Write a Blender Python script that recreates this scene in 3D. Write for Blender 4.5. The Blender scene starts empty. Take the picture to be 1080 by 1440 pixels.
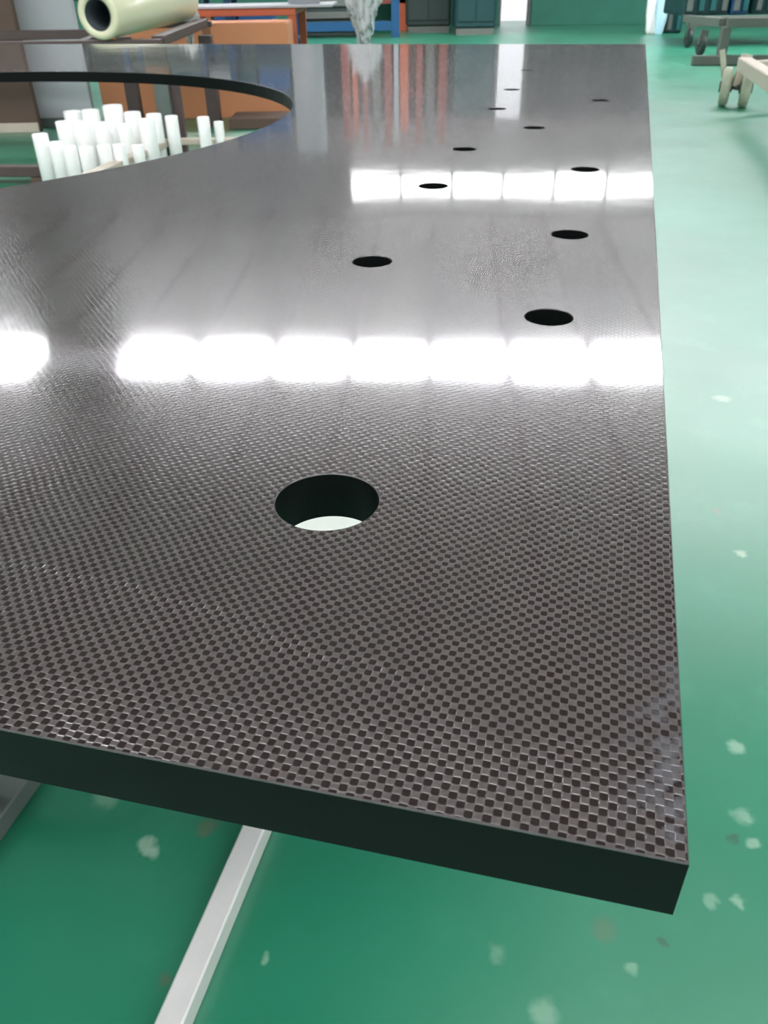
import bpy, bmesh, math, random
from mathutils import Vector, Matrix, noise
random.seed(7)
S = bpy.context.scene
C = S.collection

# ------------------------------------------------------------------ camera
cam = bpy.data.objects.new('camera', bpy.data.cameras.new('camera'))
C.objects.link(cam)
S.camera = cam
cam.data.sensor_fit = 'VERTICAL'
cam.data.sensor_height = 24.0
cam.data.lens = 1128.4 / 1440 * 24.0
cam.data.clip_start = 0.01
cam.data.clip_end = 200
CAMZ = 0.85
th, ro = 0.58668509, -0.01758316
F = Vector((0, math.cos(th), -math.sin(th)))
R0 = Vector((1, 0, 0)); U0 = Vector((0, math.sin(th), math.cos(th)))
R = R0 * math.cos(ro) + U0 * math.sin(ro)
U = U0 * math.cos(ro) - R0 * math.sin(ro)
cam.matrix_world = Matrix(((R.x, U.x, -F.x, 0), (R.y, U.y, -F.y, 0), (R.z, U.z, -F.z, CAMZ), (0, 0, 0, 1)))
cam.data.dof.use_dof = True
cam.data.dof.focus_distance = 0.30
cam.data.dof.aperture_fstop = 24

# ------------------------------------------------------------------ world, exposure
w = bpy.data.worlds.new('world'); S.world = w; w.use_nodes = True
bg = w.node_tree.nodes['Background']
bg.inputs[0].default_value = (0.93, 0.96, 1.0, 1)
bg.inputs[1].default_value = 1.15
S.view_settings.view_transform = 'Standard'
S.view_settings.look = 'None'
S.view_settings.gamma = 1
S.view_settings.use_curve_mapping = False
S.view_settings.exposure = 0.0
SKY_EMIT = 42.0
FILL_EMIT = 10.0  # strength of the unseen rows added overhead

# ------------------------------------------------------------------ node helpers
def srgb(r, g, b):
    def f(c):
        c /= 255.0
        return c / 12.92 if c <= 0.04045 else ((c + 0.055) / 1.055) ** 2.4
    return (f(r), f(g), f(b), 1)

class N:
    def __init__(self, name):
        self.m = bpy.data.materials.new(name); self.m.use_nodes = True
        self.t = self.m.node_tree; self.p = self.t.nodes['Principled BSDF']
    def n(self, typ, **kw):
        x = self.t.nodes.new(typ)
        for k, v in kw.items(): setattr(x, k, v)
        return x
    def l(self, a, b): self.t.links.new(a, b)
    def s(self, sock, v):
        if isinstance(v, bpy.types.NodeSocket): self.l(v, sock)
        else: sock.default_value = v
    def math(self, op, a, b=None, c=None, clamp=False):
        x = self.n('ShaderNodeMath', operation=op, use_clamp=clamp)
        self.s(x.inputs[0], a)
        if b is not None: self.s(x.inputs[1], b)
        if c is not None: self.s(x.inputs[2], c)
        return x.outputs[0]
    def mix(self, f, a, b, blend='MIX'):
        x = self.n('ShaderNodeMix', data_type='RGBA', blend_type=blend)
        self.s(x.inputs[0], f); self.s(x.inputs[6], a); self.s(x.inputs[7], b)
        return x.outputs[2]
    def noise(self, scale, detail=3, rough=.5, vec=None, dist=0):
        x = self.n('ShaderNodeTexNoise')
        x.inputs['Scale'].default_value = scale; x.inputs['Detail'].default_value = detail
        x.inputs['Roughness'].default_value = rough; x.inputs['Distortion'].default_value = dist
        if vec is not None: self.l(vec, x.inputs['Vector'])
        return x.outputs[0]
    def ramp(self, f, lo, hi, a=0.0, b=1.0):
        x = self.n('ShaderNodeMapRange')
        self.s(x.inputs[0], f); x.inputs[1].default_value = lo; x.inputs[2].default_value = hi
        x.inputs[3].default_value = a; x.inputs[4].default_value = b
        return x.outputs[0]
    def smooth(self, f, lo, hi, a=0.0, b=1.0):
        x = self.n('ShaderNodeMapRange', interpolation_type='SMOOTHSTEP')
        self.s(x.inputs[0], f)
        for i, v in enumerate((lo, hi, a, b)): x.inputs[i + 1].default_value = v
        return x.outputs[0]
    def obj(self): return self.n('ShaderNodeTexCoord').outputs['Object']
    def bump(self, h, dist, strength=1.0, normal=None):
        x = self.n('ShaderNodeBump'); x.inputs['Distance'].default_value = dist
        x.inputs['Strength'].default_value = strength; self.l(h, x.inputs['Height'])
        if normal is not None: self.l(normal, x.inputs['Normal'])
        return x.outputs[0]

def mat(name, col, rough=.5, metal=0.0, var=.12, scale=12, bump=0.0, coat=0.0, trans=0.0):
    k = N(name)
    o = k.obj()
    nz = k.noise(scale, 4, .6, o)
    dark = tuple(c * (1 - var * 2) for c in col[:3]) + (1,)
    lite = tuple(min(1, c * (1 + var)) for c in col[:3]) + (1,)
    k.l(k.mix(nz, dark, lite), k.p.inputs['Base Color'])
    k.l(k.ramp(nz, .2, .8, rough * .85, min(1, rough * 1.15)), k.p.inputs['Roughness'])
    k.p.inputs['Metallic'].default_value = metal
    k.p.inputs['Coat Weight'].default_value = coat
    k.p.inputs['Transmission Weight'].default_value = trans
    if bump:
        k.l(k.bump(k.noise(scale * 6, 3, .5, o), bump), k.p.inputs['Normal'])
    return k.m

# ------------------------------------------------------------------ mesh helpers
def obj(name, bm, m, parent=None, smooth=False, loc=None):
    me = bpy.data.meshes.new(name)
    bmesh.ops.recalc_face_normals(bm, faces=bm.faces)
    bm.to_mesh(me); bm.free()
    if smooth:
        for f in me.polygons: f.use_smooth = True
    for x in (m if isinstance(m, (list, tuple)) else [m]): me.materials.append(x)
    o = bpy.data.objects.new(name, me); C.objects.link(o)
    if parent: o.parent = parent
    if loc is not None: o.location = loc
    return o

def tag(o, label, cat, group=None):
    o['label'] = label; o['category'] = cat
    if group: o['group'] = group
    return o

def thing(name, label, cat, loc=(0, 0, 0), rz=0.0, group=None):
    o = bpy.data.objects.new(name, None); C.objects.link(o)
    o.location = loc; o.rotation_euler = (0, 0, rz)
    return tag(o, label, cat, group)

def struct(o): o['kind'] = 'structure'; return o

def dup(o, parent=None):
    c = o.copy(); C.objects.link(c)
    if parent: c.parent = parent
    for ch in [x for x in bpy.data.objects if x.parent == o]: dup(ch, c)
    return c

def box(bm, lo, hi, bev=0.0, rot=None, piv=None):
    lo, hi = Vector(lo), Vector(hi)
    r = bmesh.ops.create_cube(bm, size=1)
    vs = r['verts']
    for v in vs:
        v.co = Vector(((lo[i] + hi[i]) / 2 + v.co[i] * (hi[i] - lo[i])) for i in range(3))
    if bev:
        es = list({e for v in vs for e in v.link_edges})
        rr = bmesh.ops.bevel(bm, geom=es, offset=bev, segments=1, affect='EDGES')
        vs = list({v for v in rr['verts']} | {v for v in vs if v.is_valid})
    return vs

def bar(bm, a, b, wx, wz, bev=.002):
    """rectangular tube from a to b; wx across, wz upward"""
    a, b = Vector(a), Vector(b); d = (b - a); L = d.length; d.normalize()
    up = Vector((0, 0, 1)) if abs(d.z) < .95 else Vector((0, 1, 0))
    s = d.cross(up).normalized(); u = s.cross(d).normalized()
    tmp = bmesh.new(); box(tmp, (0, -wx / 2, -wz / 2), (L, wx / 2, wz / 2), bev)
    M = Matrix(((d.x, s.x, u.x, a.x), (d.y, s.y, u.y, a.y), (d.z, s.z, u.z, a.z), (0, 0, 0, 1)))
    tmp.transform(M); me = bpy.data.meshes.new('t'); tmp.to_mesh(me); tmp.free()
    bm.from_mesh(me); bpy.data.meshes.remove(me)

def lathe(bm, prof, a, b, seg=28):
    """revolve profile [(t, r)] about axis a->b, t in metres from a; closed loop profile"""
    a, b = Vector(a), Vector(b); d = (b - a).normalized()
    s = d.orthogonal().normalized(); u = d.cross(s)
    rings = []
    for i in range(seg):
        an = 2 * math.pi * i / seg
        rings.append([bm.verts.new(a + d * t + (s * math.cos(an) + u * math.sin(an)) * r) for t, r in prof])
    n = len(prof)
    for i in range(seg):
        A, B = rings[i], rings[(i + 1) % seg]
        for j in range(n):
            k = (j + 1) % n
            bm.faces.new((A[j], A[k], B[k], B[j]))

def pipe_wall(bm, a, b, r, ri, seg=24, ch=.002):
    L = (Vector(b) - Vector(a)).length
    lathe(bm, [(0, ri), (0, r - ch), (ch, r), (L - ch, r), (L, r - ch), (L, ri)], a, b, seg)

def rod(bm, a, b, r, seg=16, ch=.001):
    pipe_wall(bm, a, b, r, .0004, seg, ch)

A4 = math.radians(4.0)
def room(a, b, z=0): return Vector((a * math.cos(A4) + b * math.sin(A4), -a * math.sin(A4) + b * math.cos(A4), z))

def room_obj(name, bm, m, parent=None):
    o = obj(name, bm, m, parent)
    if not parent: o.rotation_euler = (0, 0, -A4)
    return o

# ------------------------------------------------------------------ materials
def floor_material():
    k = N('green_epoxy_floor'); o = k.obj()
    n1 = k.noise(.9, 5, .55, o, .6); n2 = k.noise(6, 5, .6, o); n3 = k.noise(2.2, 3, .5, o)
    c = k.mix(k.ramp(n1, .3, .7), srgb(2, 112, 80), srgb(20, 134, 102))
    c = k.mix(k.ramp(n2, .55, .8, 0, .35), c, srgb(70, 160, 130))
    # worn spots and paint drops with their own shapes
    spots = SPOTS
    nz = k.n('ShaderNodeTexNoise'); nz.inputs['Scale'].default_value = 60
    k.l(o, nz.inputs['Vector'])
    off = k.n('ShaderNodeVectorMath', operation='MULTIPLY_ADD')
    k.l(nz.outputs['Color'], off.inputs[0]); off.inputs[1].default_value = (.02, .02, 0); k.l(o, off.inputs[2])
    for (x, y, r, col, a) in spots:
        d = k.n('ShaderNodeVectorMath', operation='DISTANCE')
        k.l(off.outputs[0], d.inputs[0]); d.inputs[1].default_value = (x + .01, y + .01, 0)
        f = k.ramp(d.outputs['Value'], r * .55, r * 1.25, a, 0)
        c = k.mix(f, c, col)
    k.l(c, k.p.inputs['Base Color'])
    k.l(k.ramp(n3, .3, .7, .34, .44), k.p.inputs['Roughness'])
    k.p.inputs['Specular IOR Level'].default_value = .95; k.p.inputs['IOR'].default_value = 1.6
    k.p.inputs['Coat Weight'].default_value = .6; k.p.inputs['Coat Roughness'].default_value = .36
    k.l(k.bump(k.noise(3.5, 3, .5, o), .004, .25), k.p.inputs['Normal'])
    return k.m

pale, brown, darkc = srgb(150, 185, 160), srgb(105, 110, 85), srgb(35, 75, 55)
SPOTS = [  # x, y, radius, colour, strength (metres on the floor)
]
def add_spots(lst):
    for x, y, r, c, a in lst:
        d = F + R * ((x - 540) / 1128.4) - U * ((y - 720) / 1128.4)
        t = -CAMZ / d.z
        SPOTS.append((d.x * t, d.y * t, r, c, a))
add_spots([(207, 1190, .012, pale, .8), (212, 1200, .008, pale, .7), (150, 1122, .016, pale, .35), (290, 1163, .012, brown, .6),
           (373, 1346, .006, pale, .5), (232, 1378, .008, brown, .5), (1035, 1050, .011, pale, .7), (1045, 1148, .012, pale, .5),
           (1030, 1180, .006, darkc, .7), (1060, 1187, .008, pale, .6), (932, 1323, .005, darkc, .8), (1038, 1266, .008, pale, .55),
           (1000, 1270, .009, pale, .4), (850, 1305, .014, brown, .35), (1008, 718, .008, brown, .5), (1042, 778, .011, pale, .8),
           (765, 1425, .014, pale, .4), (890, 1360, .008, pale, .4), (1015, 560, .02, pale, .4), (700, 1340, .01, pale, .25)])

def weave_material():
    k = N('carbon_weave_under_clear_resin'); o = k.obj()
    T = 0.00213
    wob = k.n('ShaderNodeTexNoise'); wob.inputs['Scale'].default_value = 14; wob.inputs['Detail'].default_value = 2
    k.l(o, wob.inputs['Vector'])
    va = k.n('ShaderNodeVectorMath', operation='MULTIPLY_ADD')
    k.l(wob.outputs['Color'], va.inputs[0]); va.inputs[1].default_value = (.004, .004, 0); k.l(o, va.inputs[2])
    sp = k.n('ShaderNodeSeparateXYZ'); k.l(va.outputs[0], sp.inputs[0])
    u = k.math('MULTIPLY', sp.outputs[0], 1 / T); v = k.math('MULTIPLY', sp.outputs[1], 1 / T)
    iu = k.math('FLOOR', u); iv = k.math('FLOOR', v)
    fu = k.math('ABSOLUTE', k.math('MULTIPLY_ADD', k.math('FRACT', u), 2, -1))
    fvs = k.math('MULTIPLY_ADD', k.math('FRACT', v), 2, -1)
    fv = k.math('ABSOLUTE', fvs)
    par = k.math('ABSOLUTE', k.math('MODULO', k.math('ADD', iu, iv), 2))
    par = k.math('GREATER_THAN', par, .5)
    # crown of each tow: high in the middle, falling quickly at its ends
    pu = k.math('SUBTRACT', 1, k.math('POWER', fu, 4)); pv = k.math('SUBTRACT', 1, k.math('POWER', fv, 3))
    hw = k.math('MULTIPLY', k.math('MULTIPLY', pu, pv), .8)
    hp = k.math('MULTIPLY', k.math('MULTIPLY', pu, pv), .35)
    h = k.math('ADD', k.math('MULTIPLY', par, k.math('ADD', hw, .45)), k.math('MULTIPLY', k.math('SUBTRACT', 1, par), hp))
    cellv = k.n('ShaderNodeCombineXYZ'); k.l(iu, cellv.inputs[0]); k.l(iv, cellv.inputs[1])
    wn = k.n('ShaderNodeTexWhiteNoise', noise_dimensions='2D'); k.l(cellv.outputs[0], wn.inputs['Vector'])
    cu = k.math('COSINE', k.math('MULTIPLY', u, math.pi)); cv = k.math('COSINE', k.math('MULTIPLY', v, math.pi))
    cs = k.math('MULTIPLY', cu, cv)
    x_ = k.n('ShaderNodeMapRange', interpolation_type='SMOOTHSTEP'); k.l(cs, x_.inputs[0])
    x_.inputs[1].default_value = -.16; x_.inputs[2].default_value = .08
    lit = x_.outputs[0]
    h = k.math('ADD', k.math('MULTIPLY', k.ramp(cs, -.14, .10), .7), k.math('MULTIPLY', k.math('MAXIMUM', cs, 0), .35))
    fibre = k.n('ShaderNodeTexWave', wave_type='BANDS', bands_direction='Y')
    fibre.inputs['Scale'].default_value = 900; fibre.inputs['Distortion'].default_value = 2
    k.l(o, fibre.inputs['Vector'])
    weft = k.mix(fibre.outputs['Fac'], (.072, .058, .058, 1), (.100, .082, .082, 1))
    c = k.mix(lit, (.020, .012, .012, 1), weft)  # stronger sheen of the weft painted in as a lighter base colour
    c = k.mix(k.ramp(wn.outputs['Value'], 0, 1, 0, .2), c, (.02, .018, .018, 1))
    big = k.noise(5, 3, .5, o)
    c = k.mix(k.ramp(big, .4, .75, 0, .2), c, (.03, .034, .034, 1))
    # scuffed lacquer close to the right edge by the corner
    sx = k.n('ShaderNodeSeparateXYZ'); k.l(o, sx.inputs[0])
    near = k.math('MULTIPLY', k.ramp(sx.outputs[0], -.016, -.004, 0, 1), k.ramp(sx.outputs[1], .03, .08, 1, 0))
    near = k.math('MULTIPLY', near, k.ramp(k.noise(130, 3, .6, o), .47, .58, 0, .75))
    c = k.mix(near, c, (.10, .095, .105, 1))
    k.l(c, k.p.inputs['Base Color'])
    k.p.inputs['Roughness'].default_value = .20
    k.p.inputs['Metallic'].default_value = .12
    k.p.inputs['Specular IOR Level'].default_value = .24
    k.l(k.bump(h, .00016, 1.0), k.p.inputs['Normal'])
    k.p.inputs['Coat Weight'].default_value = 1.0
    k.p.inputs['Coat IOR'].default_value = 1.55
    sm = k.noise(3, 4, .6, o)
    k.l(k.ramp(sm, .3, .7, .045, .075), k.p.inputs['Coat Roughness'])
    # resin print-through: the lacquer is very slightly uneven
    nb = k.bump(k.noise(9, 2, .5, o), .0006, .35)
    u2 = k.math('ADD', u, .5); v2 = k.math('ADD', v, .5)
    par2 = k.math('LESS_THAN', k.math('ABSOLUTE', k.math('MODULO', k.math('ADD', k.math('FLOOR', u2), k.math('FLOOR', v2)), 2)), .5)
    f2 = k.math('FRACT', v2); g2 = k.math('ABSOLUTE', k.math('MULTIPLY_ADD', k.math('FRACT', u2), 2, -1))
    hc = k.math('MULTIPLY', k.math('MULTIPLY', par2, k.smooth(f2, .74, 1, 1, 0)), k.math('MULTIPLY', k.smooth(f2, 0, .16, 0, 1), k.smooth(g2, .84, 1, 1, 0)))
    hc = k.math('MULTIPLY', hc, k.ramp(k.math("MULTIPLY_ADD", sx.outputs[0], -.04, sx.outputs[1]), .0, .085, 1, 0))
    nb2 = k.bump(hc, .00010, 1.0, nb)
    k.l(nb2, k.p.inputs['Coat Normal'])
    return k.m

M = {}
M['floor'] = floor_material()
M['weave'] = weave_material()
M['edge'] = mat('machined_black_edge', (.0030, .0040, .0040, 1), .5, 0, .2, 30)
M['edge'].node_tree.nodes['Principled BSDF'].inputs['Specular IOR Level'].default_value = .14
M['bevel'] = mat('polished_chamfer', (.07, .066, .066, 1), .3, .2, .2, 200)
M['alu'] = mat('brushed_aluminium', (.80, .79, .77, 1), .35, .25, .06, 25)
M['greysteel'] = mat('grey_painted_steel', srgb(95, 105, 100), .45, 0, .1, 14)
M['darkbar'] = mat('dark_brown_steel', srgb(84, 70, 68), .5, .1, .15, 18)
M['cream'] = mat('cream_film_roll', srgb(226, 224, 190), .32, 0, .04, 8, 0, .3)
M['core'] = mat('dark_core_inside', srgb(42, 52, 60), .6)
M['white'] = mat('white_plastic_tube', (.93, .93, .91, 1), .4, 0, .02, 10)
M['card'] = mat('orange_brown_cardboard', srgb(202, 136, 96), .8, 0, .06, 6)
M['tape'] = mat('brown_tape', srgb(140, 100, 72), .5)
M['greycard'] = mat('grey_board', srgb(176, 180, 184), .7, 0, .04, 5)
M['browncard'] = mat('dark_brown_board', srgb(96, 78, 68), .75, 0, .15, 8)
M['orange'] = mat('orange_red_painted_steel', srgb(192, 98, 66), .5, 0, .1, 12)
M['redsteel'] = mat('dull_red_painted_steel', srgb(142, 76, 66), .5, 0, .12, 12)
M['blue'] = mat('blue_painted_steel', srgb(14, 72, 112), .45, 0, .1, 12)
M['bluebox'] = mat('blue_plastic', srgb(36, 100, 160), .5, 0, .1, 9)
M['tealbox'] = mat('teal_plastic', srgb(36, 92, 104), .5, 0, .15, 9)
M['teal'] = mat('dark_teal_painted_steel', srgb(22, 92, 92), .5, 0, .18, 4)
M['tealdark'] = mat('deep_teal_panel', srgb(14, 60, 62), .5, 0, .2, 5)
M['creamsteel'] = mat('cream_painted_steel', srgb(196, 184, 168), .5, 0, .1, 20)
M['wheel'] = mat('cream_wheel_rubber', srgb(176, 180, 158), .6, 0, .12, 30)
M['darkwheel'] = mat('dark_rubber', srgb(36, 52, 48), .6)
M['beam'] = mat('grey_brown_steel', srgb(100, 104, 98), .5, .1, .12, 10)
M['roof'] = mat('pale_roof_sheet', (.29, .255, .262, 1), .6, 0, .08, .8)
M['wallup'] = mat('warm_grey_wall_sheet', (.27, .24, .245, 1), .6, 0, .08, .7)
M['walllow'] = mat('dark_green_wall_cladding', srgb(26, 46, 48), .5, 0, .2, 1.2)
M['purlin'] = mat('dull_grey_purlin', (.09, .08, .085, 1), .5, .2)
def film_mat():
    k = N('clear_crumpled_film'); o = k.obj()
    k.p.inputs['Base Color'].default_value = (.92, .92, .94, 1)
    k.p.inputs['Roughness'].default_value = .22
    k.p.inputs['Transmission Weight'].default_value = .12
    k.p.inputs['IOR'].default_value = 1.2
    k.l(k.bump(k.noise(35, 5, .6, o, 1.0), .02), k.p.inputs['Normal'])
    return k.m
M['film'] = film_mat()
def emit(name, col, st):
    k = N(name)
    n = k.noise(2.0, 2, .5, k.obj())
    k.l(k.mix(k.ramp(n, .3, .7), col, (1, 1, 1, 1)), k.p.inputs['Emission Color'])
    k.p.inputs['Base Color'].default_value = (.8, .8, .8, 1)
    k.p.inputs['Emission Strength'].default_value = st
    return k.m
M['skylight'] = emit('daylit_fibreglass', (.95, .93, 1.0, 1), SKY_EMIT)
M['overhead_fill'] = emit('added_overhead_fill', (.97, .97, 1.0, 1), FILL_EMIT)  # glow of the unseen roof rows added to light the hall
M['window'] = emit('daylit_window_pane', (.98, .97, 1.0, 1), 7.0)

# ------------------------------------------------------------------ the setting
bm = bmesh.new(); box(bm, (-14, -12, -.1), (16, 19.6, 0))
# floor: object coordinates equal world coordinates, so it is left unrotated but cut a little larger
for v in bm.verts: v.co.x *= 1.15; v.co.y = v.co.y * 1.1
fl = struct(obj('floor', bm, M['floor']))

WB = 19.5
# far wall with a doorway gap
door_a0, door_a1, door_h = 1.22, 1.76, 3.15
bm = bmesh.new()
box(bm, (-14, WB, 0), (door_a0, WB + .2, 5.2)); box(bm, (door_a1, WB, 0), (16, WB + .2, 5.2))
box(bm, (door_a0, WB, door_h), (door_a1, WB + .2, 5.2))
wallb = struct(room_obj('wall_back', bm, M['wallup']))
# cladding sheets, one by one
xs = [-14 + 1.25 * i for i in range(25)]
sheet_me = None
for x0 in xs:
    x1 = x0 + 1.248
    for (a, b) in ([(x0, x1)] if (x1 <= door_a0 or x0 >= door_a1) else [(x0, min(x1, door_a0 - .06)), (max(x0, door_a1 + .06), x1)]):
        if b - a < .1: continue
        bm = bmesh.new()
        for z0, z1 in ((0.02, 3.12),):
            n = max(2, int((b - a) / .2)); 
            for q in range(n):
                u0 = a + (b - a) * q / n; u1 = a + (b - a) * (q + 1) / n
                box(bm, (u0 + .004, WB - (.035 if q % 2 else .05), z0), (u1 - .001, WB - .003, z1))
        obj('cladding_sheet', bm, M['walllow'], wallb)
M['skirt'] = mat('green_painted_skirting', srgb(44, 116, 96), .5, 0, .15, 3)
for nm, a_, b_ in (('baseboard_back', -13.9, door_a0 - .07), ('baseboard_back_right', door_a1 + .07, 15.7)):
    bm = bmesh.new(); box(bm, (a_, WB - .09, 0), (b_, WB - .052, .55), .004); struct(room_obj(nm, bm, M['skirt']))
bm = bmesh.new()
for (p, q) in (((door_a0 - .06, WB - .06, 0), (door_a0, WB + .2, door_h)), ((door_a1, WB - .06, 0), (door_a1 + .06, WB + .2, door_h)),
               ((door_a0 - .06, WB - .06, door_h), (door_a1 + .06, WB + .2, door_h + .07))):
    box(bm, p, q, .004)
struct(room_obj('door_1', bm, M['greysteel']))
# clerestory windows high in the far wall
for i in range(7):
    a0 = -2.0 + i * 1.16
    e = bpy.data.objects.new('window_%d' % (i + 1), None); C.objects.link(e); struct(e)
    e.location = room(a0, WB, 4.24); e.rotation_euler = (0, 0, -A4)
    if i == 0:
        bm = bmesh.new(); box(bm, (0, -.05, 0), (1.16, -.01, .03)); box(bm, (0, -.05, .50), (1.16, -.01, .53))
        box(bm, (0, -.05, .03), (.03, -.01, .50)); box(bm, (1.13, -.05, .03), (1.16, -.01, .50))
        wf = obj('window_frame', bm, M['greysteel'], e)
        bm = bmesh.new(); box(bm, (.03, -.03, .03), (1.13, -.02, .50)); wp = obj('pane', bm, M['window'], e)
    else:
        for s_ in (wf, wp):
            c_ = s_.copy(); C.objects.link(c_); c_.parent = e
# side walls
for nm, a in (('wall_left', -14.2), ('wall_right', 15.8)):
    bm = bmesh.new(); box(bm, (a, -6, 0), (a + .2, WB, 5.2)); o_ = struct(room_obj(nm, bm, M['wallup']))
    bm = bmesh.new(); s_ = .2 if a < 0 else -.01
    box(bm, (a + s_, -6, .01), (a + s_ + .01 , WB - .1, 1.4)); obj('painted_dado', bm, M['walllow'], o_)

# roof: slopes down to the far wall; one skylight row, two more rows added for light
def roof_z(b): return 5.62 + (12.3 - b) * .062
rows = [(11.55, 12.55), (-.2, 1.2), (-3.4, -2.2)]  # first row mirrored in the panel; other two unseen, added for light
bm = bmesh.new()
cuts = [-6.0]
for lo_, hi_ in sorted(rows): cuts += [lo_, hi_]
cuts += [WB + .2]
for i in range(0, len(cuts), 2):
    b0, b1 = cuts[i], cuts[i + 1]
    vs = [bm.verts.new((x, y, roof_z(y) + dz)) for dz in (0, .08) for x, y in ((-14.2, b0), (16, b0), (16, b1), (-14.2, b1))]
    for f in ((0, 1, 2, 3), (4, 5, 6, 7), (0, 1, 5, 4), (1, 2, 6, 5), (2, 3, 7, 6), (3, 0, 4, 7)):
        bm.faces.new([vs[j] for j in f])
ceil = struct(room_obj('ceiling', bm, M['roof']))
PIT = 1.25
# purlins
for i in range(24):
    a = -14.0 + .18 + PIT * i
    bm = bmesh.new()
    b0, b1 = -6, WB - .02
    vs = [bm.verts.new((a + dx, y, roof_z(y) + dz)) for y in (b0, b1) for dx, dz in ((-.035, -.16), (.035, -.16), (.035, -.002), (-.035, -.002))]
    for f in ((0, 1, 2, 3), (4, 5, 6, 7), (0, 1, 5, 4), (1, 2, 6, 5), (2, 3, 7, 6), (3, 0, 4, 7)):
        bm.faces.new([vs[j] for j in f])
    obj('purlin', bm, M['purlin'], ceil)
# skylight panels and added fill panels between the purlins
for (b0, b1) in rows:
    for i in range(23):
        a0 = -14.0 + .18 + PIT * i + .05
        if b0 > 10 and (i == 6 or i == 7) and False: continue
        if b0 > 10 and -6.35 < a0 < -5.1: continue
        bm = bmesh.new()
        vs = [bm.verts.new((x, y, roof_z(y) + dz)) for dz in (.0, .03) for x, y in ((a0, b0), (a0 + PIT - .1, b0), (a0 + PIT - .1, b1), (a0, b1))]
        for f in ((0, 1, 2, 3), (4, 5, 6, 7), (0, 1, 5, 4), (1, 2, 6, 5), (2, 3, 7, 6), (3, 0, 4, 7)):
            bm.faces.new([vs[j] for j in f])
        obj('skylight_and_fill_pane', bm, M['skylight' if b0 > 10 else 'overhead_fill'], ceil)

# ------------------------------------------------------------------ the carbon panel
PT = .0202; PZ = .69
Acorner = Vector((.06461, .10147, PZ)); rz = math.radians(74.493 - 90)
panel = thing('carbon_fibre_panel', 'large thick black carbon fibre panel with woven glossy top, big round opening and drilled holes', 'panel',
              Acorner - Vector((0, 0, PT)), rz)
# local frame: x to the right along the front, y along the right edge, z=0 underside
W = 2.376; Ly = 2.522
fa = math.radians(1.48); ba = math.radians(.98)
corners = [(0, 0), (0, Ly), (-W, Ly - W * math.sin(-ba) * -1 * -1), (-W, -W * math.sin(fa))]
corners = [(0, 0), (0, Ly), (-W * math.cos(ba), Ly - W * math.sin(ba)), (-W * math.cos(fa), -W * math.sin(fa))]
holes = [(-1.188, .942, .701, 220), (-.1219, .1194, .0192, 72)]
for x, y in ((-.0605, .3305), (-.1867, .4124), (-.0616, .5089), (-.1955, .6525), (-.064, .7556), (-.2013, .8463), (-.1416, 1.0116),
             (-.2132, 1.1778), (-.0715, 1.2948), (-.2227, 1.4178), (-.2364, 1.7617)):
    holes.append((x, y, .01354, 48))
def inset_poly(P, d):
    n = len(P); out = []
    cx = sum(p[0] for p in P) / n; cy = sum(p[1] for p in P) / n
    for x, y in P: out.append((x + math.copysign(d, cx - x), y + math.copysign(d, cy - y)))
    return out
def loops(bm, z, d):
    out = [[bm.verts.new((x, y, z)) for x, y in inset_poly(corners, d)]]
    for cx, cy, r, n in holes:
        out.append([bm.verts.new((cx + (r + d) * math.cos(2 * math.pi * i / n), cy + (r + d) * math.sin(2 * math.pi * i / n), z)) for i in range(n)])
    return out
def fill(bm, lps):
    es = []
    for lp in lps:
        for i in range(len(lp)):
            e = bm.edges.get((lp[i], lp[(i + 1) % len(lp)])) or bm.edges.new((lp[i], lp[(i + 1) % len(lp)]))
            es.append(e)
    bmesh.ops.triangle_fill(bm, use_beauty=True, use_dissolve=False, edges=es)
def bridge(bm, A, B, mi=0):
    for la, lb in zip(A, B):
        for i in range(len(la)):
            j = (i + 1) % len(la)
            f = bm.faces.new((la[i], la[j], lb[j], lb[i])); f.material_index = mi
ch = .00035
bm = bmesh.new()
skin_t = .0006
l0 = loops(bm, PT - skin_t, 0); l1 = loops(bm, PT - ch, 0); l2 = loops(bm, PT, ch)
bridge(bm, l0, l1, 0); bridge(bm, l1, l2, 1); fill(bm, l2)
skin = obj('woven_top_skin', bm, [M['weave'], M['bevel']], panel)
skin['label'] = 'glossy plain-weave carbon cloth face with tow sheen painted as grey and black cells'
bm = bmesh.new()
l0 = loops(bm, 0, ch); l1 = loops(bm, ch, 0); l2 = loops(bm, PT - skin_t, 0)
bridge(bm, l0, l1, 0); bridge(bm, l1, l2, 0); fill(bm, l0)
core = obj('core', bm, M['edge'], panel)
core['label'] = 'plain black machined edge and underside'
for o_ in (skin, core):
    for f in o_.data.polygons: f.use_smooth = False

# ------------------------------------------------------------------ stands under the panel
def on_floor(p, z=0):
    d = F + R * ((p[0] - 540) / 1128.4) - U * ((p[1] - 720) / 1128.4)
    t = (z - CAMZ) / d.z
    return Vector((d.x * t, d.y * t, z))
st = thing('support_trestle', 'silver and grey steel trestle with floor rails under the front of the carbon panel', 'stand')
r1a, r1b = (on_floor((355, 1166), .03) , on_floor((236, 1440), .03))
d1 = (r1a - r1b).normalized()
s1, e1 = r1b - d1 * .25, r1a + d1 * .25
bm = bmesh.new(); bar(bm, s1 - Vector((0, 0, .015)), e1 - Vector((0, 0, .015)), .027, .030)
o_ = obj('floor_rail', bm, M['alu'], st); o_['label'] = 'bright silver square tube lying on the floor'
up1 = r1a + d1 * .03
bm = bmesh.new(); ga, gb = on_floor((0, 1150), .03), on_floor((40, 1095), .03); gd = (gb - ga).normalized(); gs = Vector((-gd.y, gd.x, 0)) * .03
off = (ga + gs - up1) + gd * (up1.y - ga.y) / gd.y
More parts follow.
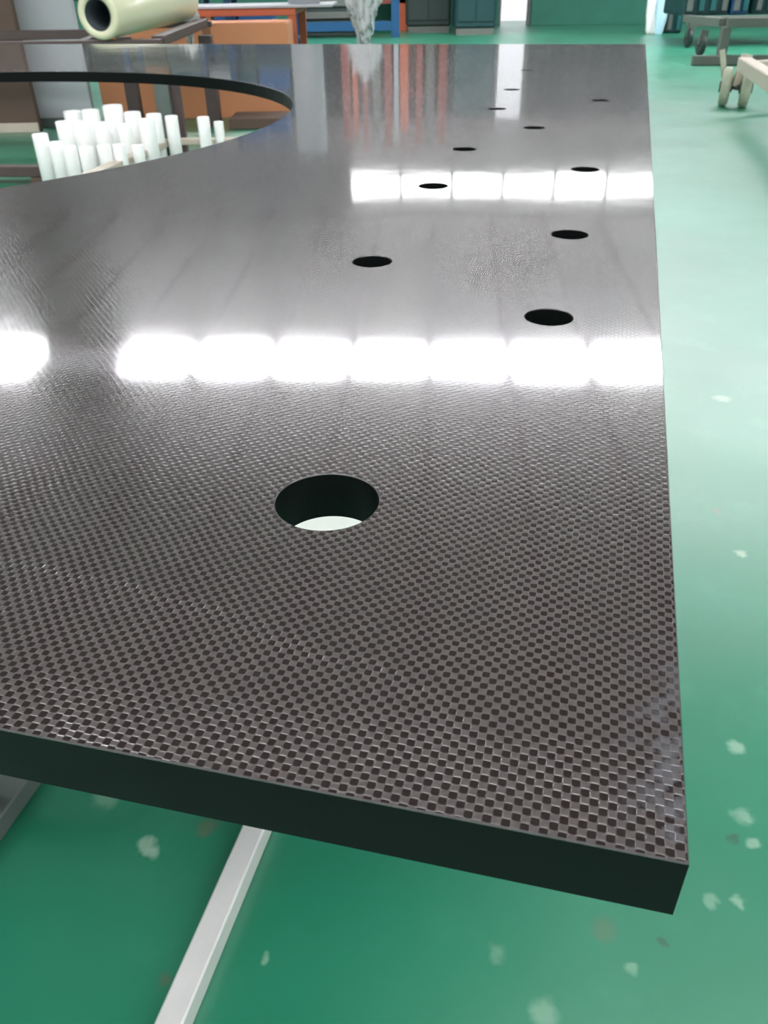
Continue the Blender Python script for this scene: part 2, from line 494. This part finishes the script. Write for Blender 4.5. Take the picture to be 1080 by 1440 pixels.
bar(bm, ga + gs - gd * .12 - Vector((0, 0, .015)), ga + gs + gd * .35 - Vector((0, 0, .015)), .060, .03)
o_ = obj('floor_rail', bm, M['greysteel'], st); o_['label'] = 'grey-green painted rail'
up2 = up1 + off
for p_ in (up1, up2):
    bm = bmesh.new(); bar(bm, (p_.x, p_.y, .0305), (p_.x, p_.y, PZ - PT - .0405), .03, .03)
    obj('upright', bm, M['greysteel'], st)
bm = bmesh.new()
bar(bm, up1 + Vector((.03, 0, PZ - PT - .0205 - up1.z)), up2 + Vector((-.03, 0, PZ - PT - .0205 - up2.z)), .03, .04)
obj('cross_beam', bm, M['greysteel'], st)
st2 = thing('support_trestle', 'grey steel trestle standing under the far end of the carbon panel', 'stand')
q1, q2 = Vector((.55, 2.33, 0)), Vector((-1.35, 2.85, 0))
for p_ in (q1, q2):
    bm = bmesh.new(); bar(bm, (p_.x, p_.y, .0305), (p_.x, p_.y, PZ - PT - .0405), .03, .03); obj('upright', bm, M['greysteel'], st2)
    bm = bmesh.new(); bar(bm, (p_.x - .07, p_.y - .25, .015), (p_.x + .07, p_.y + .25, .015), .03, .03); obj('floor_rail', bm, M['greysteel'], st2)
bm = bmesh.new(); bar(bm, (q1.x, q1.y, PZ - PT - .0205), (q2.x, q2.y, PZ - PT - .0205), .03, .04); obj('cross_beam', bm, M['greysteel'], st2)

def at_y(x, y, Y):
    d = F + R * ((x - 540) / 1128.4) - U * ((y - 720) / 1128.4)
    t = Y / d.y; return Vector((d.x * t, Y, CAMZ + d.z * t))
# pale scrap sheet seen through the nearest hole
bm = bmesh.new()
cpt = on_floor((472, 738), 0)
n = 26; ring = []
for i in range(n):
    a = 2 * math.pi * i / n; r_ = .17 * (1 + .15 * noise.noise(Vector((math.cos(a) * 1.5, math.sin(a) * 1.5, 3))))
    ring.append((r_ * math.cos(a) * 1.3, r_ * math.sin(a)))
v0 = [bm.verts.new((x, y, .001)) for x, y in ring]; v1 = [bm.verts.new((x, y, .006)) for x, y in ring]
bm.faces.new(v0); bm.faces.new(v1)
for i in range(n): bm.faces.new((v0[i], v0[(i + 1) % n], v1[(i + 1) % n], v1[i]))
scrap_m = mat('pale_green_white_sheet', (.9, .95, .88, 1), .4, 0, .02, 6)
sc = obj('scrap_sheet', bm, scrap_m, loc=(cpt.x, cpt.y, 0)); tag(sc, 'pale scrap sheet on the floor seen through the nearest drilled hole', 'scrap')

# ------------------------------------------------------------------ rack behind the panel (left)
rk = thing('steel_rack', 'dark brown steel bar rack behind the panel carrying the cream film roll', 'rack')
YR = 5.2
ra = at_y(137, 21, YR - .08); rr = .120
zt = ra.z - rr - .018
def rbar(a, b, wx=.05, wz=.04, m='darkbar', nm='rail', par=rk):
    bm = bmesh.new(); bar(bm, a, b, wx, wz, .003); return obj(nm, bm, M[m], par)
xr = at_y(214, 60, YR).x; YF = YR + 1.02; xf = at_y(288, 45, YF).x
rbar((-4.2, YR, zt), (xr + .05, YR, zt), .10, .034)
rbar((-4.2, YR + .60, zt + .02), (xr - .45, YR + .60, zt + .02), .06, .05)
rbar((xr + .02, YR + .055, zt + .004), (xf, YF - .03, zt + .054), .07, .05)
rbar((xr - .42, YR + .055, zt), (xr - .36, YF - .03, zt + .045), .05, .03)
rbar((xr - .45, YF, zt + .045), (xf + .05, YF, zt + .045), .05, .034)
for p_, m_ in (((xr + .02, YR), 'greysteel'), ((xf, YF), 'darkbar'), ((-4.15, YR), 'darkbar'), ((xr - .43, YF), 'darkbar')):  # near right leg in grey: its highlight painted as colour
    rbar((p_[0], p_[1], 0), (p_[0], p_[1], zt - .018), .085, .085, m_, 'leg')
o_ = rbar((xr + .085, YR + .02, 0), (xr + .085, YR + .02, zt - .018), .06, .05, 'darkbar', 'leg')  # dark side of the near right leg, put in as a second bar
# floor frame
lo = thing('floor_stand', 'pale-edged steel floor stand beside the white tubes, seen through the large opening', 'stand')
def lbar(a, b, wx, wz, m, nm):
    bm = bmesh.new(); bar(bm, a, b, wx, wz); return obj(nm, bm, M[m], lo)
zl = .10
g0, g1, g2 = on_floor((100, 259), zl), on_floor((238, 199), zl), on_floor((420, 197), zl)
lbar(g1, g0, .06, .03, 'creamsteel', 'rail'); lbar(g1 + Vector((.035, 0, 0)), g2, .06, .03, 'creamsteel', 'rail')
for g in (g0, g1, g2): lbar((g.x, g.y, 0), (g.x, g.y, zl - .016), .05, .05, 'greysteel', 'foot')
dk = thing('floor_bar', 'dark brown bar on two blocks on the floor at far left of the large opening', 'bar')
h0, h1 = on_floor((-60, 240), .06), on_floor((66, 240), .06)
bm = bmesh.new(); bar(bm, h0, h1, .07, .05, .004); obj('bar_body', bm, M['darkbar'], dk)
for g in (h0.lerp(h1, .2), h0.lerp(h1, .9)):
    bm = bmesh.new(); box(bm, (g.x - .03, g.y - .04, 0), (g.x + .03, g.y + .04, .0345)); obj('block', bm, M['browncard'], dk)

# cream film roll lying on the rack
rb = ra + Vector((.24, 1.12, .047))
roll = thing('film_roll', 'cream plastic film roll with dark hollow core lying on the brown rack', 'roll', (0, 0, 0))
bm = bmesh.new(); pipe_wall(bm, ra, rb, rr, .078, 56, .012); obj('wound_film', bm, M['cream'], roll, True)
dd = (rb - ra).normalized()
bm = bmesh.new(); pipe_wall(bm, ra + dd * .006, rb - dd * .006, .0775, .069, 40); obj('core_tube', bm, M['core'], roll, True)

# boards and boxes
def carton(name, lo_, hi_, m, label, cat, tape=None, rz=0, loc=(0, 0, 0)):
    t_ = thing(name, label, cat, loc, rz)
    bm = bmesh.new(); box(bm, lo_, hi_, .004); obj('body', bm, M[m], t_)
    cx = (lo_[0] + hi_[0]) / 2
    bm = bmesh.new(); box(bm, (lo_[0] + .003, lo_[1] + .003, hi_[2]), (hi_[0] - .003, (lo_[1] + hi_[1]) / 2 - .002, hi_[2] + .005)); obj('flap', bm, M[m], t_)
    bm = bmesh.new(); box(bm, (lo_[0] + .003, (lo_[1] + hi_[1]) / 2 + .002, hi_[2]), (hi_[0] - .003, hi_[1] - .003, hi_[2] + .005)); obj('flap', bm, M[m], t_)
    if tape:
        bm = bmesh.new(); box(bm, (cx + .10, lo_[1] - .002, lo_[2] + .01), (cx + .16, lo_[1] - .0005, hi_[2] - .02)); obj('tape_strip', bm, M[tape], t_)
    return t_
def board(name, xa, xb, Y, T, H, m, fm, label):
    X0, X1 = at_y(xa, 190, Y).x, at_y(xb, 190, Y).x
    t_ = thing(name, label, 'board')
    bm = bmesh.new(); box(bm, (X0, Y, 0), (X1, Y + T, H), .006); obj('sheet', bm, M[m], t_)
    bm = bmesh.new(); box(bm, (X0, Y - .02, .0), (X1, Y - .0005, .06), .003); obj('kick_rail', bm, M[fm], t_)
    return t_
board('grey_board', 60, 137, 6.32, .05, 1.34, 'greycard', 'greysteel', 'tall pale grey board standing upright behind the white tubes')
board('brown_board', -70, 58, 6.10, .06, 1.28, 'browncard', 'creamsteel', 'dark brown board standing upright at the left edge of the photo')
X0_, X1_ = at_y(139, 120, 6.62).x, at_y(409, 120, 6.62).x
carton('cardboard_box', (X0_, 6.62, 0), (X1_, 7.1, .60), 'card', 'big orange-brown cardboard box on the floor beyond the rack', 'box', 'tape')
carton('flat_box', (xf + .12, 6.06, 0), (xf + .62, 6.42, .06), 'browncard', 'flat dark brown box on the floor in front of the cardboard box', 'box')

# white tubes standing on the floor
KS = 1.62
spots_t = [(-1.02, 2.66, .475, .024), (-.970, 2.64, .455, .022), (-.925, 2.62, .445, .021), (-.88, 2.63, .44, .022), (-.835, 2.66, .44, .021), (-.79, 2.67, .44, .020), (-.748, 2.72, .43, .019),
           (-1.01, 2.96, .50, .03), (-.945, 2.94, .505, .03), (-.875, 2.96, .515, .033), (-.810, 2.95, .495, .028), (-.748, 2.98, .485, .026), (-.695, 3.00, .475, .022),
           (-.99, 2.80, .49, .026), (-.93, 2.79, .49, .026), (-.87, 2.80, .485, .026), (-.81, 2.83, .475, .024), (-.745, 2.86, .485, .028),
           (-.588, 3.0, .47, .021), (-.545, 3.04, .45, .017)]
lab = ['leftmost of the front white tubes, standing tallest in that row, under the large opening',
       'second white tube from the left in the front row under the large opening',
       'third white tube from the left in the front row under the large opening',
       'middle white tube of the front row under the large opening',
       'white tube of the front row just right of its middle tube',
       'second white tube from the right in the front row under the large opening',
       'short white tube at the right end of the front row, beside the pale rail',
       'white tube at the left end of the back row, against the grey board',
       'second white tube from the left in the back row of the bunch',
       'widest and tallest white tube of the back row of the bunch',
       'white tube right of the widest one in the back row',
       'second white tube from the right in the back row, before the cardboard box',
       'narrow white tube at the right end of the back row',
       'leftmost white tube of the middle row of the bunch',
       'second white tube from the left in the middle row of the bunch',
       'middle white tube of the middle row of the bunch',
       'second white tube from the right in the middle row of the bunch',
       'wide white tube just left of the near rack leg',
       'taller of the two white tubes standing alone right of the near rack leg',
       'shorter and thinner of the two white tubes right of the near rack leg']
for i, (x_, y_, h_, r_) in enumerate(spots_t):
    bm = bmesh.new(); h2 = CAMZ - (CAMZ - h_) * KS; r2 = r_ * KS * .97
    pipe_wall(bm, (0, 0, 0), (0, 0, h2), r2, r2 * .8, 24, .003)
    t_ = obj('white_tube', bm, M['white'], None, True, (x_ * KS, y_ * KS, 0))
    tag(t_, lab[i], 'tube', 'white tubes under the opening')

# ------------------------------------------------------------------ crumpled film
def crumple(name, c, w_, h_, label, seed, depth=.1):
    bm = bmesh.new(); bmesh.ops.create_icosphere(bm, subdivisions=5, radius=1)
    for v in bm.verts:
        p = v.co.copy()
        n = noise.fractal(p * 2.2 + Vector((seed, 0, 0)), .6, 2.1, 5)
        rg = 1 - abs(noise.noise(p * 4 + Vector((0, seed, 0)))) * .5
        q = p * (1 + .32 * n) * rg
        tap = .62 + .38 * q.z
        v.co = Vector((q.x * w_ * tap, q.y * depth, q.z * h_))
    o_ = obj(name, bm, M['film'], None, True, c)
    return tag(o_, label, 'plastic film')
crumple('plastic_film', at_y(510, -6, 7.75), .22, .46, 'clear crumpled plastic film hanging off the right end of the orange table', 3.1, .13)
crumple('plastic_film', at_y(262, 10, 6.42), .13, .22, 'white crumpled plastic film between the film roll and the cardboard box', 8.3, .07)

# ------------------------------------------------------------------ orange table frame over the box
og = thing('orange_table', 'orange-red painted steel table beyond the cardboard box', 'table')
def gbar(a, b, wx, wz, m, nm, par):
    bm = bmesh.new(); bar(bm, a, b, wx, wz, .003); return obj(nm, bm, M[m], par)
YO = 7.25; P1 = at_y(300, 8, YO); P2 = at_y(416, 16, YO); ztab = P2.z
gbar((P1.x - .3, YO, ztab), (P2.x, YO, ztab), .05, .05, 'orange', 'rail', og)
gbar((P1.x - .3, YO + 1, ztab), (P2.x, YO + 1, ztab), .05, .05, 'orange', 'rail', og)
for x_ in (P1.x - .28, P2.x - .03):
    for y_ in (YO, YO + 1): gbar((x_, y_, 0), (x_, y_, ztab - .026), .06, .05, 'orange', 'leg', og)
    gbar((x_, YO + .03, ztab), (x_, YO + .97, ztab), .04, .045, 'orange', 'rail', og)
px_ = at_y(434, 60, YO + .4).x
bm = bmesh.new(); box(bm, (P1.x - .32, YO - .04, ztab + .0255), (at_y(468, 40, YO).x, YO + 1.04, ztab + .04), .002); obj('table_board', bm, M['greycard'], og)
# pale wrapped roll standing on the table
bm = bmesh.new(); px_ = at_y(434, 60, YO + .4).x
pipe_wall(bm, (px_ - .02, YO + .45, ztab + .041), (px_ - .02, YO + .45, ztab + 1.15), .13, .04, 32)
o_ = obj('pale_roll', bm, M['greycard'], None, True); tag(o_, 'pale grey wrapped roll standing upright on the orange table, mirrored in the panel', 'roll')

# blue frame with dark goods
bf = thing('blue_rack', 'blue painted steel rack standing behind the clear hanging film', 'rack')
B0 = on_floor((556, 52)); yb = B0.y
bz = .10; sx = (at_y(556, 45, yb).x)
gbar((at_y(418, 44, yb).x, yb, .17), (sx, yb, .17), .12, .14, 'blue', 'rail', bf)
gbar((sx, yb, 0), (sx, yb, 1.1), .14, .14, 'blue', 'post', bf)
gbar((at_y(418, 44, yb).x, yb, 0), (at_y(418, 44, yb).x, yb, 1.1), .14, .14, 'blue', 'post', bf)
gbar((at_y(418, 44, yb).x, yb, 1.17), (sx + .07, yb, 1.17), .12, .14, 'blue', 'rail', bf)
cr = thing('dark_crate', 'dark grey-green crate standing behind the blue rail', 'box')
bm = bmesh.new(); xa, xb = at_y(430, 40, yb + .6).x, at_y(520, 40, yb + .6).x
box(bm, (xa, yb + .3, 0), (xb, yb + 1.2, .62), .02); obj('body', bm, M['darkwheel'], cr)
for i in range(3):
    bm = bmesh.new(); box(bm, (xa, yb + .27, .1 + i * .18), (xb, yb + .299, .2 + i * .18), .004); obj('slat', bm, M['beam'], cr)

# red posts rack further back
rd = thing('red_rack', 'tall rack of dull red and orange steel posts near the far wall', 'rack')
yr = 18.1
pts = [(484, 'redsteel', .16), (497, 'orange', .10), (512, 'redsteel', .10), (528, 'beam', .16), (545, 'redsteel', .14), (558, 'greycard', .12), (567, 'orange', .20), (590, 'redsteel', .12), (606, 'beam', .16), (624, 'redsteel', .16)]
for x_, m_, w_ in pts:
    X = at_y(x_, 40, yr).x
    hh = 3.45 + random.uniform(-.35, .25)
    gbar((X, yr, 0 if x_ in (567, 624) else .56), (X, yr, hh), w_, .12, m_, 'post', rd)
x0_, x1_ = at_y(478, 40, yr).x, at_y(630, 40, yr).x
gbar((x0_, yr, .5), (x1_ - .09, yr, .5), .12, .10, 'redsteel', 'rail', rd)
gbar((x0_, yr + .14, 2.45), (x1_, yr + .14, 2.45), .12, .10, 'redsteel', 'rail', rd)
bm = bmesh.new(); box(bm, (x0_, yr + .22, .55), (x1_, yr + .6, 2.3), .02); obj('stacked_load', bm, M['browncard'], rd)
# low dark machines at the far wall
for i, (xa, xb, h_, m_, lab) in enumerate(((572, 634, 1.0, 'darkwheel', 'low dark machine by the far wall behind the red posts'), (640, 698, 2.6, 'tealdark', 'tall deep teal cabinet by the far wall left of the bright doorway'))):
    Y = 16.4 if xa > 600 else 17.3
    X0, X1 = at_y(xa, 20, Y).x, at_y(xb, 20, Y).x
    mc = thing('machine_cabinet', lab, 'cabinet')
    bm = bmesh.new(); box(bm, (X0, Y, .1), (X1, Y + .7, h_), .03); obj('body', bm, M[m_], mc)
    bm = bmesh.new(); box(bm, (X0 + .03, Y + .03, 0), (X1 - .03, Y + .67, .0995)); obj('plinth', bm, M['beam'], mc)
    bm = bmesh.new(); box(bm, (X0 + .05, Y - .02, .2), ((X0 + X1) / 2 - .02, Y - .0005, h_ - .1), .004); obj('door', bm, M[m_], mc)
    bm = bmesh.new(); box(bm, ((X0 + X1) / 2 + .02, Y - .02, .2), (X1 - .05, Y - .0005, h_ - .1), .004); obj('door', bm, M[m_], mc)

# blue storage shelf, mirrored in the far left of the panel
sh = thing('blue_shelf', 'blue steel storage shelf of plastic bins behind the cardboard box, mirrored in the panel', 'shelf')
ys = 9.0; X0, X1 = at_y(165, 0, ys).x, at_y(412, 0, ys).x
for x_ in (X0, X0 + .75, (X0 + X1) / 2 + .2, X1): 
    for y_ in (ys, ys + .5): gbar((x_, y_, 0), (x_, y_, 1.95), .06, .05, 'blue', 'post', sh)
for z_ in (.35, .80, 1.22, 1.62):
    bm = bmesh.new(); box(bm, (X0 - .04, ys - .03, z_), (X1 + .04, ys + .53, z_ + .035), .004); obj('shelf_board', bm, M['blue' if z_ != 1.22 else 'beam'], sh)
ORD = ['first', 'second', 'third', 'fourth', 'fifth', 'sixth', 'seventh', 'eighth', 'ninth', 'tenth', 'eleventh', 'twelfth']
cols = ['bluebox', 'tealbox', 'greycard', 'tealbox', 'bluebox', 'card', 'tealbox']
cn = ['blue', 'teal', 'pale grey', 'teal', 'blue', 'brown', 'teal']
def bin_obj(x, y, z, w_, h_, mi, lv):
    bm = bmesh.new()
    box(bm, (-w_ / 2, -.2, 0), (w_ / 2, .2, .012))
    for q in (((-w_ / 2, -.2, .0125), (w_ / 2, -.188, h_)), ((-w_ / 2, .188, .0125), (w_ / 2, .2, h_)), ((-w_ / 2, -.1875, .0125), (-w_ / 2 + .012, .1875, h_)), ((w_ / 2 - .012, -.1875, .0125), (w_ / 2, .1875, h_))): box(bm, *q)
    o_ = obj('storage_bin', bm, M[cols[mi]], None, False, (x, y, z))
    return o_
for z_, lv in ((.387, 'lowest'), (.837, 'second'), (1.257, 'third'), (1.657, 'top')):
    x_ = X0 + .15; q_ = 0
    while x_ < X1 - .2:
        w_ = random.uniform(.2, .32); mi = random.randrange(7)
        if all(abs(x_ + w_ / 2 - pp) > w_ / 2 + .04 for pp in (X0 + .75, (X0 + X1) / 2 + .2)) or True:
            q_ += 1; o_ = bin_obj(x_ + w_ / 2, ys + .25, z_ - .0015, w_, random.uniform(.16, .26), mi, lv)
            tag(o_, '%s storage bin, %s from the left on the %s board of the blue shelf' % (cn[mi], ORD[q_ - 1], lv), 'bin', 'storage bins on the blue shelf')
        x_ += w_ + .03

# ------------------------------------------------------------------ right side
# teal machine on a low trolley
tr = thing('low_trolley', 'low grey-brown steel trolley carrying the dark teal containers at upper right', 'trolley')
Lf = on_floor((972, 92)); yl = Lf.y
zq = .12
gbar((Lf.x, yl, .05), (Lf.x + 3.2, yl - .4, .05), .10, .09, 'beam', 'rail', tr)
bY = on_floor((962, 66)).y
Xb = at_y(962, 62, bY).x
gbar((Xb, bY, .30), (Xb + 3.6, bY - .4, .30), .12, .12, 'beam', 'rail', tr)
Xp = at_y(1012, 75, yl + .06).x
gbar((Xp, yl + .01, .096), (Xp, yl + .01, .36), .09, .09, 'beam', 'post', tr)
gbar((Xp, yl + .01, .40), (Xp + 2.4, yl - .35, .40), .10, .09, 'beam', 'rail', tr)
gbar((Xp - .02, yl + .07, .40), (Xp + .4, bY - .1, .34), .09, .08, 'beam', 'rail', tr)
for (x_, y_) in ((967, 62), (984, 74)):
    Y = on_floor((x_, y_ + 5)).y; X = at_y(x_, y_, Y).x
    bm = bmesh.new(); lathe(bm, [(0, .03), (0, .10), (.012, .115), (.048, .115), (.06, .10), (.06, .03)], (X - .03, Y, .116), (X + .03, Y, .116), 24)
    wh = obj('wheel', bm, M['darkwheel'], tr, True)
    bm = bmesh.new(); bar(bm, (X, Y, .12), (X + .02, Y, .28), .09, .05, .003); obj('wheel_fork', bm, M['beam'], tr)
def container(xa, xb, Y, z0, z1, m_, lab, ribs=6, D=.9):
    X0, X1 = at_y(xa, 30, Y).x, at_y(xb, 30, Y).x
    t_ = thing('steel_container', lab, 'container')
    bm = bmesh.new(); box(bm, (X0, Y, z0), (X1, Y + D, z1), .02); obj('body', bm, M[m_], t_)
    for i in range(ribs):
        x = X0 + (X1 - X0) * (i + .5) / ribs
        bm = bmesh.new(); box(bm, (x - .035, Y - .05, z0 + .05), (x + .035, Y - .001, z1 - .05), .006)
        obj('rib', bm, M['teal' if i % 3 else 'greysteel'], t_)
    return t_
container(958, 1022, bY + .1, .365, 2.1, 'tealdark', 'dark teal ribbed steel container at the left end of the low trolley', 4)
container(1025, 1049, bY + .05, .365, 2.0, 'blue', 'narrow blue container in the middle of the low trolley', 2)
container(1054, 1130, bY + .12, .365, 2.1, 'tealdark', 'dark teal ribbed container at the right edge of the photo', 5)
container(935, 960, 15.9, .0, 2.2, 'tealdark', 'deep teal container on the floor behind the trolley beside the pale bag', 2, .3)
# pale blue white bag
def bag(x, y, Y, w_, h_, col, lab, seed):
    P = at_y(x, y, Y)
    bm = bmesh.new(); bmesh.ops.create_icosphere(bm, subdivisions=4, radius=1)
    for v in bm.verts:
        p = v.co.copy(); n = noise.fractal(p * 1.7 + Vector((seed, 0, 0)), .7, 2, 4)
        q = p * (1 + .18 * n); q.z = max(q.z, -.85)
        v.co = Vector((q.x * w_, q.y * w_ * .8, (q.z + .85) * h_))
    o_ = obj('woven_bag', bm, M[col], None, True, (P.x, Y, 0)); return tag(o_, lab, 'bag')
M['palebag'] = mat('pale_blue_plastic', srgb(190, 225, 240), .45, 0, .05, 12)
bag(919, 20, 15.7, .13, .8, 'white', 'white sack standing left of the deep teal container', 1.0)
bag(930, 20, 15.35, .10, .55, 'palebag', 'pale blue sack leaning against the deep teal container', 5.0)

# cream trolley with twin wheels
ct = thing('cream_trolley', 'cream steel trolley corner with two large pale caster wheels at right', 'trolley')
def wheel(P, rad, wdt, axis, par):
    a = P - axis * wdt / 2; b = P + axis * wdt / 2; r = rad
    bm = bmesh.new(); lathe(bm, [(0, r * .3), (0, r * .86), (wdt * .2, r), (wdt * .8, r), (wdt, r * .86), (wdt, r * .3)], a, b, 40)
    w_ = obj('wheel', bm, M['wheel'], par, True)
    bm = bmesh.new(); rod(bm, a - axis * .012, b + axis * .012, r * .29, 20); obj('hub', bm, M['beam'], w_)
    return w_
ax = Vector((math.cos(.35), -math.sin(.35), 0))
rad = .132
W1 = at_y(1020, 124, on_floor((1018, 149)).y + .0); W1.z = rad
W2 = at_y(1049, 124, on_floor((1048, 151)).y + .0); W2.z = rad
wheel(W1, rad, .07, ax, ct); wheel(W2, rad, .07, ax, ct)
bm = bmesh.new(); rod(bm, W1 + ax * .05, W2 - ax * .05, .02, 16); obj('axle', bm, M['beam'], ct, True)
mid = (W1 + W2) / 2
bm = bmesh.new(); bar(bm, mid + Vector((0, 0, .0)), mid + Vector((.05, .03, .21)), .07, .05, .004); obj('fork', bm, M['creamsteel'], ct)
k0, k1 = on_floor((1046, 90), .31), on_floor((1084, 114), .31)
kd = (k1 - k0).normalized(); k2 = k0 + (k1 - k0) * 2.6
bm = bmesh.new(); bar(bm, k0, k2, .09, .085, .006); obj('frame_rail', bm, M['creamsteel'], ct)
k3 = mid + Vector((1.8, .45, 0)); k3.z = .31
bm = bmesh.new(); bar(bm, k0 + Vector((.06, .03, -.02)), k3 + Vector((0, 0, -.02)), .07, .07, .006); obj('frame_rail', bm, M['creamsteel'], ct)
bm = bmesh.new(); bar(bm, W1 + Vector((-.02, .01, .06)), W1 + Vector((-.06, .05, .24)), .04, .012, .002); obj('brake_pedal', bm, M['wheel'], ct)
for kk in (k2, k3):
    Pw = Vector((kk.x, kk.y, rad)); wheel(Pw, rad, .055, ax, ct)
    bm = bmesh.new(); bar(bm, (kk.x, kk.y, rad + .05), (kk.x, kk.y, .29), .09, .05, .003); obj('fork', bm, M['creamsteel'], ct)
